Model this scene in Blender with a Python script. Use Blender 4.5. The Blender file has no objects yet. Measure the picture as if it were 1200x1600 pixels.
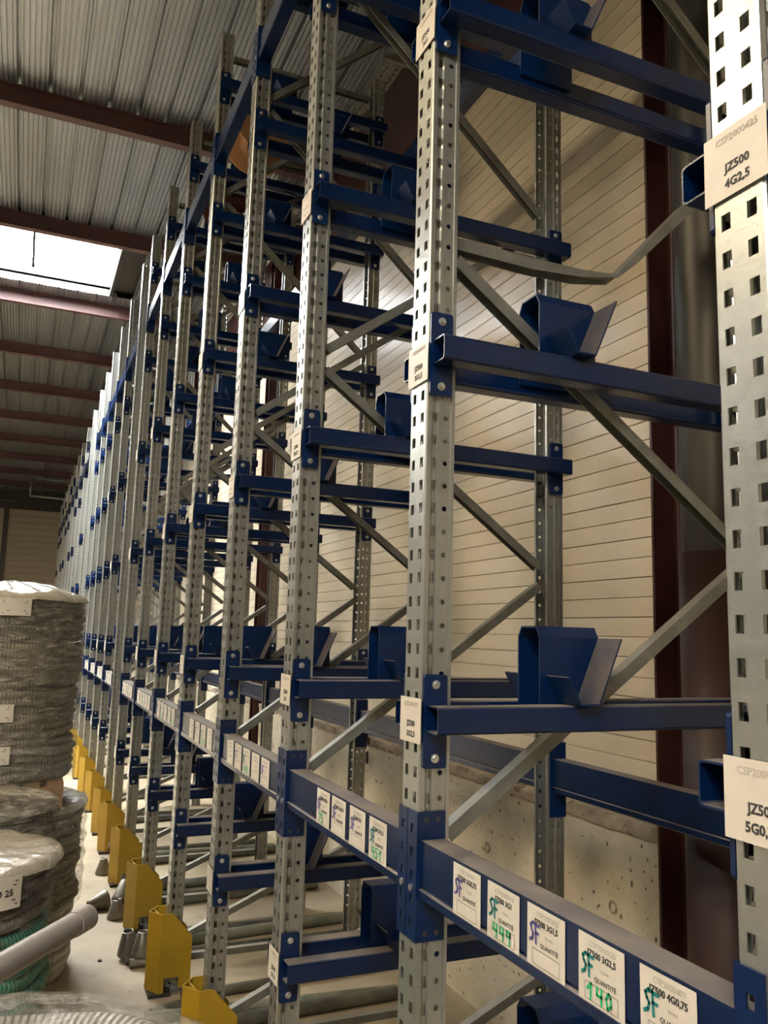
import bpy, math, random
from mathutils import Vector, Matrix
random.seed(7)
sc = bpy.context.scene
C = sc.collection
H = 1.77                       # eye height above the floor
pi = math.pi

# ------------------------------------------------------------------ camera
FW = Vector((0.39056, 0.90859, 0.14704)); FW.normalize()
def _cam():
    f, yaw, pit, rol = 1295.82, math.radians(23.2594), math.radians(8.4559), math.radians(1.5696)
    fw = Vector((math.sin(yaw)*math.cos(pit), math.cos(yaw)*math.cos(pit), math.sin(pit)))
    r = Vector((math.cos(yaw), -math.sin(yaw), 0)); u = r.cross(fw)
    r2 = r*math.cos(rol)+u*math.sin(rol); u2 = -r*math.sin(rol)+u*math.cos(rol)
    cd = bpy.data.cameras.new('camera'); co = bpy.data.objects.new('camera', cd); C.objects.link(co)
    m = Matrix(((r2.x, u2.x, -fw.x, 0), (r2.y, u2.y, -fw.y, 0), (r2.z, u2.z, -fw.z, H), (0, 0, 0, 1)))
    co.matrix_world = m
    cd.sensor_fit = 'VERTICAL'; cd.sensor_height = 24.0; cd.lens = f/1600*24.0
    cd.clip_start = 0.02; cd.clip_end = 200
    sc.camera = co
_cam()

# ------------------------------------------------------------------ world, lamps, exposure
W = bpy.data.worlds.new('world'); sc.world = W; W.use_nodes = True
bg = W.node_tree.nodes['Background']; bg.inputs[0].default_value = (1.0, 0.965, 0.90, 1); bg.inputs[1].default_value = 80.0
def area(name, loc, target, sx, sy, power, col, portal=False, spread=180):
    l = bpy.data.lights.new(name, 'AREA'); l.shape = 'RECTANGLE'; l.size = sx; l.size_y = sy
    l.energy = power; l.color = col; l.spread = math.radians(spread)
    if portal: l.cycles.is_portal = True
    o = bpy.data.objects.new(name, l); C.objects.link(o); o.location = loc
    d = Vector(target)-Vector(loc); o.rotation_euler = d.to_track_quat('-Z', 'Y').to_euler()
    return o
SKY_A = (-3.4, 0.74, 9.50, 11.42)      # roof opening seen in the photograph: x0,x1,y0,y1
SKY_B = (-3.4, -1.70, -4.44, -2.26)     # assumed unseen opening in the same row, behind the camera
SKY_C = (-6.60, -4.20, 14.15, 16.35)   # next row, over the left side of the hall
for nm, s in (('sky_portal_far', SKY_A), ('sky_portal_near', SKY_B), ('sky_portal_left', SKY_C)):
    area(nm, ((s[0]+s[1])/2, (s[2]+s[3])/2, 6.80), ((s[0]+s[1])/2, (s[2]+s[3])/2+1e-4, 0), s[1]-s[0], s[3]-s[2], 1, (1, 1, 1), True)
LAMPS = [(-3.3, -1.2, 5.2), (-2.2, 3.6, 5.2), (-2.2, 9.0, 5.2), (-2.2, 15.0, 5.2), (-2.2, 22.0, 5.2)]  # assumed unseen lamps, added to give the hall its warm light
for i, p in enumerate(LAMPS):
    area('assumed_lamp_light', p, (p[0]+(1.5 if i == 0 else .6), p[1]+(1.3 if i == 0 else .4), 0), 1.6, 1.6, (160, 140, 60, 60, 90)[i], (1.0, 0.80, 0.52))
sc.view_settings.view_transform = 'Standard'; sc.view_settings.look = 'None'
sc.view_settings.gamma = 1.0; sc.view_settings.exposure = 0.12
try: sc.view_settings.use_curve_mapping = False
except Exception: pass

# ------------------------------------------------------------------ materials
def mat(name, col, rough=0.5, metal=0.0, var=0.0, vscale=8.0, col2=None, bump=0.0, bscale=60.0, dust=0.0,
        dustcol=(0.22, 0.19, 0.15), stretch=None, spec=0.5, spots=None, dth=(.6, .95)):
    m = bpy.data.materials.new(name); m.use_nodes = True; nt = m.node_tree; N = nt.nodes; L = nt.links
    b = N['Principled BSDF']; b.inputs['Roughness'].default_value = rough; b.inputs['Metallic'].default_value = metal
    b.inputs['Base Color'].default_value = (*col, 1); b.inputs['Specular IOR Level'].default_value = spec
    tc = N.new('ShaderNodeTexCoord'); mp = N.new('ShaderNodeMapping'); L.new(tc.outputs['Object'], mp.inputs[0])
    if stretch: mp.inputs['Scale'].default_value = stretch
    last = None
    if var > 0 or col2:
        n = N.new('ShaderNodeTexNoise'); n.inputs['Scale'].default_value = vscale; n.inputs['Detail'].default_value = 5
        L.new(mp.outputs[0], n.inputs['Vector'])
        r = N.new('ShaderNodeValToRGB'); r.color_ramp.elements[0].position = .32; r.color_ramp.elements[1].position = .68
        c2 = col2 or tuple(c*(1-var) for c in col)
        r.color_ramp.elements[0].color = (*c2, 1); r.color_ramp.elements[1].color = (*col, 1)
        L.new(n.outputs['Fac'], r.inputs[0]); last = r.outputs[0]
        if metal > 0.1:
            mr = N.new('ShaderNodeMapRange'); mr.inputs[3].default_value = max(.05, rough-.1); mr.inputs[4].default_value = rough+.12
            L.new(n.outputs['Fac'], mr.inputs[0]); L.new(mr.outputs[0], b.inputs['Roughness'])
    if spots:
        n = N.new('ShaderNodeTexNoise'); n.inputs['Scale'].default_value = spots[0]; n.inputs['Detail'].default_value = 2
        L.new(mp.outputs[0], n.inputs['Vector'])
        r = N.new('ShaderNodeValToRGB'); r.color_ramp.elements[0].position = spots[1]; r.color_ramp.elements[1].position = spots[1]+.03
        r.color_ramp.elements[0].color = (0, 0, 0, 1); r.color_ramp.elements[1].color = (1, 1, 1, 1); L.new(n.outputs['Fac'], r.inputs[0])
        mx = N.new('ShaderNodeMix'); mx.data_type = 'RGBA'; L.new(r.outputs[0], mx.inputs[0])
        if last: L.new(last, mx.inputs[6])
        else: mx.inputs[6].default_value = (*col, 1)
        mx.inputs[7].default_value = (*spots[2], 1); last = mx.outputs[2]
    if dust > 0:
        g = N.new('ShaderNodeNewGeometry'); s = N.new('ShaderNodeSeparateXYZ'); L.new(g.outputs['Normal'], s.inputs[0])
        n = N.new('ShaderNodeTexNoise'); n.inputs['Scale'].default_value = 6; n.inputs['Detail'].default_value = 6; L.new(mp.outputs[0], n.inputs['Vector'])
        r1 = N.new('ShaderNodeMapRange'); r1.inputs[1].default_value = dth[0]; r1.inputs[2].default_value = dth[1]; L.new(s.outputs[2], r1.inputs[0])
        r2 = N.new('ShaderNodeMapRange'); r2.inputs[1].default_value = .3; r2.inputs[2].default_value = .62; r2.inputs[3].default_value = .35; r2.inputs[4].default_value = 1
        L.new(n.outputs['Fac'], r2.inputs[0])
        mu = N.new('ShaderNodeMath'); mu.operation = 'MULTIPLY'; L.new(r1.outputs[0], mu.inputs[0]); L.new(r2.outputs[0], mu.inputs[1])
        mv = N.new('ShaderNodeMath'); mv.operation = 'MULTIPLY'; L.new(mu.outputs[0], mv.inputs[0]); mv.inputs[1].default_value = dust
        mx = N.new('ShaderNodeMix'); mx.data_type = 'RGBA'; L.new(mv.outputs[0], mx.inputs[0])
        if last: L.new(last, mx.inputs[6])
        else: mx.inputs[6].default_value = (*col, 1)
        mx.inputs[7].default_value = (*dustcol, 1); last = mx.outputs[2]
        mr = N.new('ShaderNodeMapRange'); mr.inputs[3].default_value = rough; mr.inputs[4].default_value = .85
        L.new(mv.outputs[0], mr.inputs[0]); L.new(mr.outputs[0], b.inputs['Roughness'])
    if last: L.new(last, b.inputs['Base Color'])
    if bump > 0:
        n = N.new('ShaderNodeTexNoise'); n.inputs['Scale'].default_value = bscale; n.inputs['Detail'].default_value = 4; L.new(mp.outputs[0], n.inputs['Vector'])
        bp = N.new('ShaderNodeBump'); bp.inputs['Strength'].default_value = bump; bp.inputs['Distance'].default_value = .01
        L.new(n.outputs['Fac'], bp.inputs['Height']); L.new(bp.outputs[0], b.inputs['Normal'])
    return m
M = {}
M['zinc'] = mat('galvanized_steel', (.41, .42, .385), .33, .8, .10, 60, bump=.04, bscale=160)
M['zinc_dull'] = mat('dull_galvanized_steel', (.25, .25, .225), .48, .7, .3, 18, dust=.6, dustcol=(.42, .38, .30))
M['deck'] = mat('roof_deck_steel', (.40, .42, .44), .36, .8, .25, 3, stretch=(1, .15, 1))
M['blue'] = mat('blue_powder_coat', (.001, .0110, .050), .24, 0, .12, 5, bump=.05, bscale=200, dust=.95, dustcol=(.20, .17, .135), spec=.42)
M['blue_clean'] = mat('blue_bracket_coat', (.001, .0125, .056), .28, 0, .1, 6, bump=.05, bscale=200, spec=.35)
M['blue_trough'] = mat('blue_trough_coat', (.001, .014, .062), .36, 0, .1, 6, dust=.9, dustcol=(.12, .10, .08), spec=.3, dth=(.12, .4))
M['yellow'] = mat('yellow_guard_paint', (.35, .21, .010), .42, 0, .12, 7, bump=.06, bscale=90, spots=(26, .70, (.28, .17, .03)))
M['card'] = mat('card_paper', (.60, .55, .46), .45, 0, .08, 20)
M['ink'] = mat('black_ink', (.03, .03, .03), .7); M['fade'] = mat('faded_ink', (.42, .38, .33), .7)
M['green_ink'] = mat('green_marker', (.01, .42, .16), .6); M['teal_ink'] = mat('teal_marker', (.0, .17, .17), .6); M['violet_ink'] = mat('violet_marker', (.09, .08, .30), .6)
M['bolt'] = mat('zinc_bolt', (.62, .62, .60), .3, .9)
M['plank'] = mat('cream_cladding', (.68, .60, .45), .30, 0, 0, 2.2, (.50, .43, .32), bump=.12, bscale=9, stretch=(1, .35, 1), spots=(5, .73, (.40, .33, .24)))
M['plank_back'] = mat('cladding_joint', (.20, .15, .09), .8)
M['concrete'] = mat('wall_concrete', (.68, .60, .44), .85, 0, .3, 3.0, bump=.5, bscale=34, spots=(30, .665, (.12, .10, .07)))
M['ledge'] = mat('ledge_mortar', (.40, .33, .24), .9, 0, .55, 9, bump=.8, bscale=22, spots=(14, .62, (.16, .12, .08)))
M['floor'] = mat('floor_concrete', (.40, .33, .22), .6, 0, 0, 2.2, (.26, .21, .14), bump=.3, bscale=14, spots=(9, .70, (.22, .18, .125)))
M['red'] = mat('oxide_red_paint', (.055, .014, .010), .5, 0, .3, 5)
M['redp'] = mat('purlin_red_paint', (.105, .045, .042), .55, 0, .3, 3)
M['pipe_z'] = mat('zinc_downpipe', (.065, .061, .05), .4, .6, .4, 4, stretch=(1, 1, .4))
M['pipe_r'] = mat('red_downpipe', (.034, .012, .008), .45, 0, .3, 5, stretch=(1, 1, .4))
M['curb'] = mat('dark_curb', (.035, .034, .030), .9, 0, .4, 30, bump=.3, bscale=40)  # tone kept dark to offset the strong sky light on the curb
M['dark'] = mat('dark_steel', (.05, .045, .04), .5, .4)
M['axle'] = mat('axle_steel', (.19, .19, .16), .4, .6, .5, 9)
M['axle_g'] = mat('green_axle_paint', (.10, .13, .09), .45, .2, .5, 9, (.22, .20, .15))
M['cone'] = mat('cast_cone_steel', (.22, .20, .16), .45, .6, .4, 14)
M['pvc'] = mat('grey_pvc', (.25, .22, .20), .38, 0, .06, 4)
M['ply'] = mat('plywood', (.36, .19, .09), .6, 0, .25, 6, bump=.1)
M['endwall'] = mat('far_wall_panel', (.42, .36, .27), .6, 0, .15, .6)
M['wood'] = mat('pallet_wood', (.24, .14, .07), .75, 0, .4, 12, stretch=(1, 6, 6))
M['hallwall'] = mat('hall_wall', (.12, .11, .09), .8, 0, .1, 1)
def coilmat(name, c1, c2, k=150):
    m = mat(name, c1, .35, 0, 0, 7, c2); nt = m.node_tree; N = nt.nodes; L = nt.links; b = N['Principled BSDF']
    tc = N.new('ShaderNodeTexCoord'); s = N.new('ShaderNodeSeparateXYZ'); L.new(tc.outputs['Object'], s.inputs[0])
    a = N.new('ShaderNodeMath'); a.operation = 'ARCTAN2'; L.new(s.outputs[1], a.inputs[0]); L.new(s.outputs[0], a.inputs[1])
    mu = N.new('ShaderNodeMath'); mu.operation = 'MULTIPLY'; mu.inputs[1].default_value = k; L.new(a.outputs[0], mu.inputs[0])
    si = N.new('ShaderNodeMath'); si.operation = 'SINE'; L.new(mu.outputs[0], si.inputs[0])
    bp = N.new('ShaderNodeBump'); bp.inputs['Strength'].default_value = .45; bp.inputs['Distance'].default_value = .004
    L.new(si.outputs[0], bp.inputs['Height']); L.new(bp.outputs[0], b.inputs['Normal']); return m
M['coil_dark'] = coilmat('dark_conduit', (.075, .07, .06), (.035, .035, .032))
M['coil_olive'] = coilmat('olive_conduit', (.17, .155, .11), (.09, .085, .065))
M['coil_grey'] = coilmat('grey_conduit', (.26, .25, .21), (.15, .14, .11))
M['coil_white'] = coilmat('pale_conduit', (.52, .49, .41), (.40, .37, .30))
M['coil_green'] = coilmat('green_conduit', (.02, .20, .12), (.01, .10, .06))
def filmmat(name, alpha=.30, stretch=(1, 1, 1), sc_=14, lo=.42, hi=.66, amax=.75):
    m = bpy.data.materials.new(name); m.use_nodes = True; nt = m.node_tree; N = nt.nodes; L = nt.links; b = N['Principled BSDF']
    b.inputs['Base Color'].default_value = (.50, .47, .40, 1) if alpha < .8 else (.36, .33, .265, 1); b.inputs['Roughness'].default_value = .22
    tc = N.new('ShaderNodeTexCoord'); mp = N.new('ShaderNodeMapping'); mp.inputs['Scale'].default_value = stretch; L.new(tc.outputs['Object'], mp.inputs[0])
    n = N.new('ShaderNodeTexNoise'); n.inputs['Scale'].default_value = sc_; n.inputs['Detail'].default_value = 5; n.inputs['Distortion'].default_value = 1.2; L.new(mp.outputs[0], n.inputs['Vector'])
    mr = N.new('ShaderNodeMapRange'); mr.inputs[1].default_value = lo; mr.inputs[2].default_value = hi; mr.inputs[3].default_value = alpha; mr.inputs[4].default_value = amax
    pw = N.new('ShaderNodeMath'); pw.operation = 'POWER'; pw.inputs[1].default_value = 1.6
    L.new(n.outputs['Fac'], mr.inputs[0]); L.new(mr.outputs[0], pw.inputs[0]); L.new(pw.outputs[0], b.inputs['Alpha'])
    bp = N.new('ShaderNodeBump'); bp.inputs['Strength'].default_value = .9; bp.inputs['Distance'].default_value = .02
    L.new(n.outputs['Fac'], bp.inputs['Height']); L.new(bp.outputs[0], b.inputs['Normal']); return m
M['film_clear'] = filmmat('clear_stretch_film', .16, (1, 1, 4.2), 9, .45, .72, .62)
M['film'] = filmmat('stretch_film', .30, (1, 1, 5), 9, .40, .72, .80)
M['film_top'] = filmmat('stretch_film_crown', .9, (1, 1, 1), 9, .30, .6, .95)
def pane():
    m = bpy.data.materials.new('skylight_pane'); m.use_nodes = True; nt = m.node_tree; N = nt.nodes; L = nt.links
    t = N.new('ShaderNodeBsdfTransparent'); t.inputs[0].default_value = (.93, .96, 1, 1)
    d = N.new('ShaderNodeBsdfTranslucent'); d.inputs[0].default_value = (.9, .95, 1, 1)
    mx = N.new('ShaderNodeMixShader'); mx.inputs[0].default_value = .15; L.new(t.outputs[0], mx.inputs[1]); L.new(d.outputs[0], mx.inputs[2])
    L.new(mx.outputs[0], N['Material Output'].inputs[0]); return m
M['pane'] = pane()
def lampmat():
    m = bpy.data.materials.new('lamp_glow'); m.use_nodes = True; b = m.node_tree.nodes['Principled BSDF']
    b.inputs['Emission Color'].default_value = (1, .82, .55, 1); b.inputs['Emission Strength'].default_value = 12; return m
M['lamp'] = lampmat()

# ------------------------------------------------------------------ mesh helpers
class MB:
    def __init__(s): s.v = []; s.f = []
    def quad(s, *p):
        i = len(s.v); s.v += [tuple(q) for q in p]; s.f.append(tuple(range(i, i+len(p))))
    def box(s, x0, x1, y0, y1, z0, z1):
        i = len(s.v)
        s.v += [(x0, y0, z0), (x1, y0, z0), (x1, y1, z0), (x0, y1, z0), (x0, y0, z1), (x1, y0, z1), (x1, y1, z1), (x0, y1, z1)]
        s.f += [tuple(i+k for k in q) for q in ((0, 3, 2, 1), (4, 5, 6, 7), (0, 1, 5, 4), (1, 2, 6, 5), (2, 3, 7, 6), (3, 0, 4, 7))]
        return s
    def extrude(s, prof, fn, a, b, closed=True, caps=True):
        """prof: list of (p,q); fn(p,q,t)->xyz"""
        n = len(prof); i = len(s.v)
        s.v += [fn(p, q, a) for p, q in prof]+[fn(p, q, b) for p, q in prof]
        for k in range(n if closed else n-1):
            l = (k+1) % n; s.f.append((i+k, i+l, i+n+l, i+n+k))
        if closed and caps: s.f += [tuple(i+k for k in range(n))[::-1], tuple(i+n+k for k in range(n))]
        return s
    def sheet(s, line, t, fn, a, b):
        """open polyline given thickness t, extruded"""
        n = len(line); off = []
        for k in range(n):
            d1 = Vector(line[k])-Vector(line[k-1]) if k > 0 else None
            d2 = Vector(line[k+1])-Vector(line[k]) if k < n-1 else None
            ns = [Vector((-d.y, d.x)).normalized() for d in (d1, d2) if d is not None and d.length > 1e-9]
            m = sum(ns, Vector((0, 0))); m.normalize(); c = max(.4, m.dot(ns[0])); off.append(Vector(line[k])+m*(t/c))
        ring = [tuple(p) for p in line]+[tuple(p) for p in reversed(off)]
        i = len(s.v); N2 = len(ring)
        s.v += [fn(p, q, a) for p, q in ring]+[fn(p, q, b) for p, q in ring]
        for k in range(N2): l = (k+1) % N2; s.f.append((i+k, i+l, i+N2+l, i+N2+k))
        for k in range(n-1):
            for base in (0, N2): s.f.append((i+base+k, i+base+k+1, i+base+N2-2-k, i+base+N2-1-k))
        return s
    def lathe(s, prof, seg=32, cx=0, cy=0, fz=None):
        i = len(s.v); n = len(prof)
        for j in range(seg):
            a = 2*pi*j/seg
            for r, z in prof:
                dr, dz = fz(a, r, z) if fz else (0, 0)
                s.v.append((cx+(r+dr)*math.cos(a), cy+(r+dr)*math.sin(a), z+dz))
        for j in range(seg):
            j2 = (j+1) % seg
            for k in range(n-1): s.f.append((i+j*n+k, i+j2*n+k, i+j2*n+k+1, i+j*n+k+1))
        return s
    def tube(s, p0, p1, r, seg=12, r1=None, cap=True):
        p0 = Vector(p0); p1 = Vector(p1); d = (p1-p0).normalized(); a = d.orthogonal().normalized(); b = d.cross(a); r1 = r if r1 is None else r1
        i = len(s.v)
        for P, R in ((p0, r), (p1, r1)):
            for k in range(seg):
                t = 2*pi*k/seg; s.v.append(tuple(P+a*R*math.cos(t)+b*R*math.sin(t)))
        for k in range(seg): l = (k+1) % seg; s.f.append((i+k, i+l, i+seg+l, i+seg+k))
        if cap: s.f += [tuple(i+k for k in range(seg))[::-1], tuple(i+seg+k for k in range(seg))]
        return s
    def pipe(s, p0, p1, r, ri, seg=20):
        s.tube(p0, p1, r, seg, cap=False); s.tube(p1, p0, ri, seg, cap=False)
        p0 = Vector(p0); p1 = Vector(p1); d = (p1-p0).normalized(); a = d.orthogonal().normalized(); b = d.cross(a)
        for P in (p0, p1):
            for k in range(seg):
                t0 = 2*pi*k/seg; t1 = 2*pi*(k+1)/seg
                e = [P+(a*math.cos(t)+b*math.sin(t))*R for t, R in ((t0, ri), (t1, ri), (t1, r), (t0, r))]
                s.quad(*e)
        return s
    def mesh(s, name, m, smooth=False):
        me = bpy.data.meshes.new(name); me.from_pydata(s.v, [], s.f); me.materials.append(M[m] if isinstance(m, str) else m)
        me.validate(); me.update()
        if smooth: me.polygons.foreach_set('use_smooth', [True]*len(me.polygons))
        return me
def recalc(me):
    import bmesh
    b = bmesh.new(); b.from_mesh(me); bmesh.ops.remove_doubles(b, verts=b.verts, dist=1e-5)
    bmesh.ops.recalc_face_normals(b, faces=b.faces); b.to_mesh(me); b.free(); return me
def ob(name, me, parent=None, loc=(0, 0, 0), rot=None, **kw):
    o = bpy.data.objects.new(name, me); C.objects.link(o)
    if parent: o.parent = parent
    o.location = loc
    if rot is not None: o.rotation_euler = rot
    for k, v in kw.items():
        if v: o[k] = v
    return o
def empty(name, loc, label, cat, group=None, kind=None):
    return ob(name, None, None, loc, label=label, category=cat, group=group, kind=kind)

# text -------------------------------------------------------------
_tc = {}
def text_mesh(txt, size, m, bold=0.0, align='CENTER'):
    key = (txt, size, m, align)
    if key in _tc: return _tc[key]
    cu = bpy.data.curves.new('lettering', 'FONT'); cu.body = txt; cu.size = size; cu.align_x = align; cu.align_y = 'CENTER'
    cu.offset = bold; cu.resolution_u = 2; cu.extrude = .0002
    o = bpy.data.objects.new('tmp', cu); C.objects.link(o); dg = bpy.context.evaluated_depsgraph_get()
    me = bpy.data.meshes.new_from_object(o.evaluated_get(dg)); bpy.data.objects.remove(o); me.materials.clear(); me.materials.append(M[m])
    _tc[key] = me; return me
def merge(parts):
    """parts: (mesh, matrix, material key) -> one mesh with several materials"""
    v = []; f = []; mi = []; mats = []
    for me, mx, mk in parts:
        if mk not in mats: mats.append(mk)
        i = len(v); v += [tuple(mx @ w.co) for w in me.vertices]
        for p in me.polygons: f.append(tuple(i+k for k in p.vertices)); mi.append(mats.index(mk))
    me = bpy.data.meshes.new('print'); me.from_pydata(v, [], f)
    for k in mats: me.materials.append(M[k])
    me.polygons.foreach_set('material_index', mi); me.update(); return me
def strokes(lines, w, z=.0006):
    b = MB()
    for ln in lines:
        for p, q in zip(ln, ln[1:]):
            p = Vector(p); q = Vector(q); d = (q-p); L = d.length
            if L < 1e-6: continue
            d /= L; n = Vector((-d.y, d.x))*w/2; p2 = p-d*w*.3; q2 = q+d*w*.3
            b.quad((*(p2-n), z), (*(q2-n), z), (*(q2+n), z), (*(p2+n), z))
    return b
TX = lambda x, y, z=.0008: Matrix.Translation((x, y, z))
AISLE = Matrix(((0, 0, -1, 0), (-1, 0, 0, 0), (0, 1, 0, 0), (0, 0, 0, 1)))     # local x->-Y, y->Z, normal->-X
SF = [[(.9, 1), (.55, 1.05), (.2, .85), (.35, .6), (.6, .4), (.45, .1), (.05, -.05)], [(1.0, -.1), (.95, .5), (.9, 1.0), (1.5, .95)], [(.95, .52), (1.4, .5)]]
HAND = {'4': [[(.1, 1), (.05, .5), (.6, .5)], [(.55, 1), (.5, 0)]], '9': [[(.6, .9), (.1, .95), (.1, .6), (.6, .6), (.6, .9), (.5, 0)]],
        '1': [[(0, .55), (.4, 1), (.35, 0)]], '0': [[(.3, 1), (.05, .6), (.2, .05), (.55, .3), (.5, .8), (.3, 1)]],
        '5': [[(.6, 1), (.15, 1), (.1, .6), (.5, .55), (.5, .15), (.05, .05)]], '7': [[(0, 1), (.6, 1), (.2, 0)]], '2': [[(0, .8), (.3, 1), (.55, .7), (.05, .05), (.6, .05)]]}
def card_mesh(w, h):
    b = MB(); n = 6                    # slightly bowed thin card, local x right, y up
    b.sheet([(-w/2+w*k/n, .0015*math.sin(pi*k/n)*0) for k in range(n+1)], .0008, lambda p, q, t: (p, t, q), -h/2, h/2)
    return recalc(b.mesh('paper_card', 'card'))
CW, CH = .103, .095
CARD = card_mesh(CW, CH)
def upright_card(code, l1, l2):
    return merge([(text_mesh(code, .0135, 'fade' if code.endswith(' ') else 'ink'), TX(0.004, .033), 'fade'),
                  (text_mesh(l1, .0165, 'ink', .0005), TX(.004, -.008), 'ink'), (text_mesh(l2, .0165, 'ink', .0005), TX(.004, -.030), 'ink')])
def plain_card():
    b = strokes([[(-.034, .033), (.034, .033)], [(-.02, -.006), (.024, -.006)], [(-.02, -.029), (.022, -.029)]], .007, .0009)
    return merge([(b.mesh('x', 'ink'), Matrix.Identity(4), 'fade')])
def beam_card(code, txt, ink, num=None, lines=False):
    P = []
    I = Matrix.Identity(4)
    if lines:
        P.append((strokes([[(-.025, .034), (.028, .034)], [(-.03, .022), (.034, .022)], [(.0, .004), (.015, .004)], [(-.012, -.011), (.026, -.011)]], .005, .0009).mesh('x', 'ink'), I, 'fade'))
    else:
        P += [(text_mesh(code, .0115, 'ink'), TX(.004, .0365), 'fade'), (text_mesh(txt, .0125, 'ink', .0004), TX(.002, .0235), 'ink'),
              (text_mesh('PRODC', .0055, 'ink'), TX(.010, .0065), 'fade'), (text_mesh('QUANTITÉ', .0098, 'ink'), TX(.010, -.0085), 'ink')]
    y0, y1 = -.0405, -.0175
    P.append((strokes([[(-.036, y1), (.038, y1)], [(.038, y1), (.038, y0)], [(.038, y0), (-.036, y0)], [(-.036, y0), (-.036, y1)]], .0008, .0008).mesh('x', 'ink'), I, 'ink'))
    if ink: P.append((strokes([[(-.044+x*.019, -.006+y*.026) for x, y in l] for l in SF], .0046, .0016).mesh('x', 'ink'), I, ink))
    if num:
        L = []
        for k, ch in enumerate(num):
            for l in HAND[ch]: L.append([(-.03+k*.021+x*.022, y0+.002+y*.022) for x, y in l])
        P.append((strokes(L, .0042, .0016).mesh('x', 'ink'), I, 'green_ink'))
    return merge(P)
def put_card(me, printed, parent, x, y, z, tilt=0, name='paper_card', label=None):
    o = ob(name, me, parent); o.matrix_local = Matrix.Translation((x, y, z)) @ AISLE @ Matrix.Rotation(tilt, 4, 'Z')
    if label: o['label'] = label
    if printed: p = ob('printed_text', printed, o, kind='stuff'); p.location = (0, 0, .0004)
    return o

# ------------------------------------------------------------------ shell of the hall
X0, X1, YN, YF, ZR = -7.0, 2.5, -7.0, 30.0, 6.25
def struct(name, me, loc=(0, 0, 0)): return ob(name, me, None, loc, kind='structure')
struct('floor', MB().box(X0-.2, 2.9, YN-.2, YF+.3, -.2, 0).mesh('floor', 'floor'))
wl = struct('wall_left', MB().box(X0-.2, X0, YN, YF, 0, ZR).mesh('wall_left', 'hallwall'))
struct('wall_back', MB().box(X0-.2, 2.9, YN-.2, YN, 0, ZR+.1).mesh('wall_back', 'hallwall'))
# far end wall: cladding boards as parts
we = struct('wall_far', MB().box(X0, 2.6, YF+.06, YF+.2, 0, ZR+.1).mesh('wall_far', 'plank_back'))
me = recalc(MB().box(-6.2, 2.5, 0, .05, .006, .208).mesh('board', 'endwall'))
for k in range(25): ob('board', me, we, (0, YF, .3+k*.212))
ob('upper_band', MB().box(X0, 2.6, 0, .04, 5.62, ZR).mesh('band', 'dark'), we, (0, YF, 0))
ob('door_post', MB().box(-.80, -.66, -.12, 0, 0, 5.62).mesh('post', 'dark'), we, (0, YF, 0))
# right wall: concrete base, cladding planks
COLY = [-3.36, 2.34, 8.05, 13.72, 19.40, 25.1]
wr = struct('wall_right', MB().box(2.56, 2.72, YN, YF, 0, ZR+.1).mesh('wall_right', 'plank_back'))
def seg(y0, y1):
    b = MB(); b.box(2.17, 2.56, y0, y1, 0, 1.075); return recalc(b.mesh('concrete', 'concrete'))
edges = [YN]+sum([[c-.10, c+.10] for c in COLY], [])+[YF]
for a, b_ in zip(edges[::2], edges[1::2]):
    if b_ < 2.3 and b_ > 0: b_ = 1.95
    cb = ob('concrete_base', seg(a+.001, b_-.001), wr)
    # uneven mortar ledge on top
    l = MB(); n = max(6, int((b_-a)/.09)); rng = random.Random(int(a*10)+50)
    hs = [[.012+.022*rng.random() for _ in range(5)] for _ in range(n+1)]; xs = [2.162, 2.26, 2.36, 2.46, 2.56]
    for i in range(n):
        for j in range(4):
            ya = a+(b_-a)*i/n; yb = a+(b_-a)*(i+1)/n
            l.quad((xs[j], ya, 1.075+hs[i][j]), (xs[j+1], ya, 1.075+hs[i][j+1]), (xs[j+1], yb, 1.075+hs[i+1][j+1]), (xs[j], yb, 1.075+hs[i+1][j]))
        l.quad((2.162, ya, 1.05+.012*rng.random()), (2.162, ya, 1.075+hs[i][0]), (2.162, yb, 1.075+hs[i+1][0]), (2.162, yb, 1.055))
    ob('ledge', l.mesh('ledge', 'ledge'), wr)
    # formwork tie rings pressed in the concrete
    for ty in (a+.283, a+1.221, a+2.16, a+3.1, a+4.04, a+4.98):
        if 2.3 < ty < min(b_, 8):
            for tz in (.765,):
                r = MB()
                for k in range(16):
                    t0 = 2*pi*k/16; t1 = 2*pi*(k+1)/16
                    r.quad(*[(-.003*(R < .02), R*math.cos(t), R*math.sin(t)) for t, R in ((t0, .017), (t1, .017), (t1, .026), (t0, .026))])
                ob('tie_ring', r.mesh('ring', 'ledge'), wr, (2.1685, ty, tz))
PLH = .0875
npl = int((5.36-1.09)/PLH)+1
def plank_mesh(L, odd):
    g = .0035 if odd else .0065; p = [(0, 0), (0, PLH-g), (.003, PLH-g*.6), (.03, PLH-g*.6), (.03, 0)]
    return recalc(MB().extrude(p, lambda x, z, t: (x, t, z), 0, L).mesh('plank', 'plank'))
for a, b_ in zip(edges[::2], edges[1::2]):
    if b_ < 0: continue
    L = b_-a; pms = (plank_mesh(L, 0), plank_mesh(L, 1))
    for k in range(npl):
        ob('plank', pms[k % 2], wr, (2.50+(.002 if k % 2 else 0), a, 1.095+k*PLH))
# eaves beam above cladding
struct('trim_1', MB().box(2.34, 2.56, YN, YF, 5.36, ZR).mesh('eaves_beam', 'red'))
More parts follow.
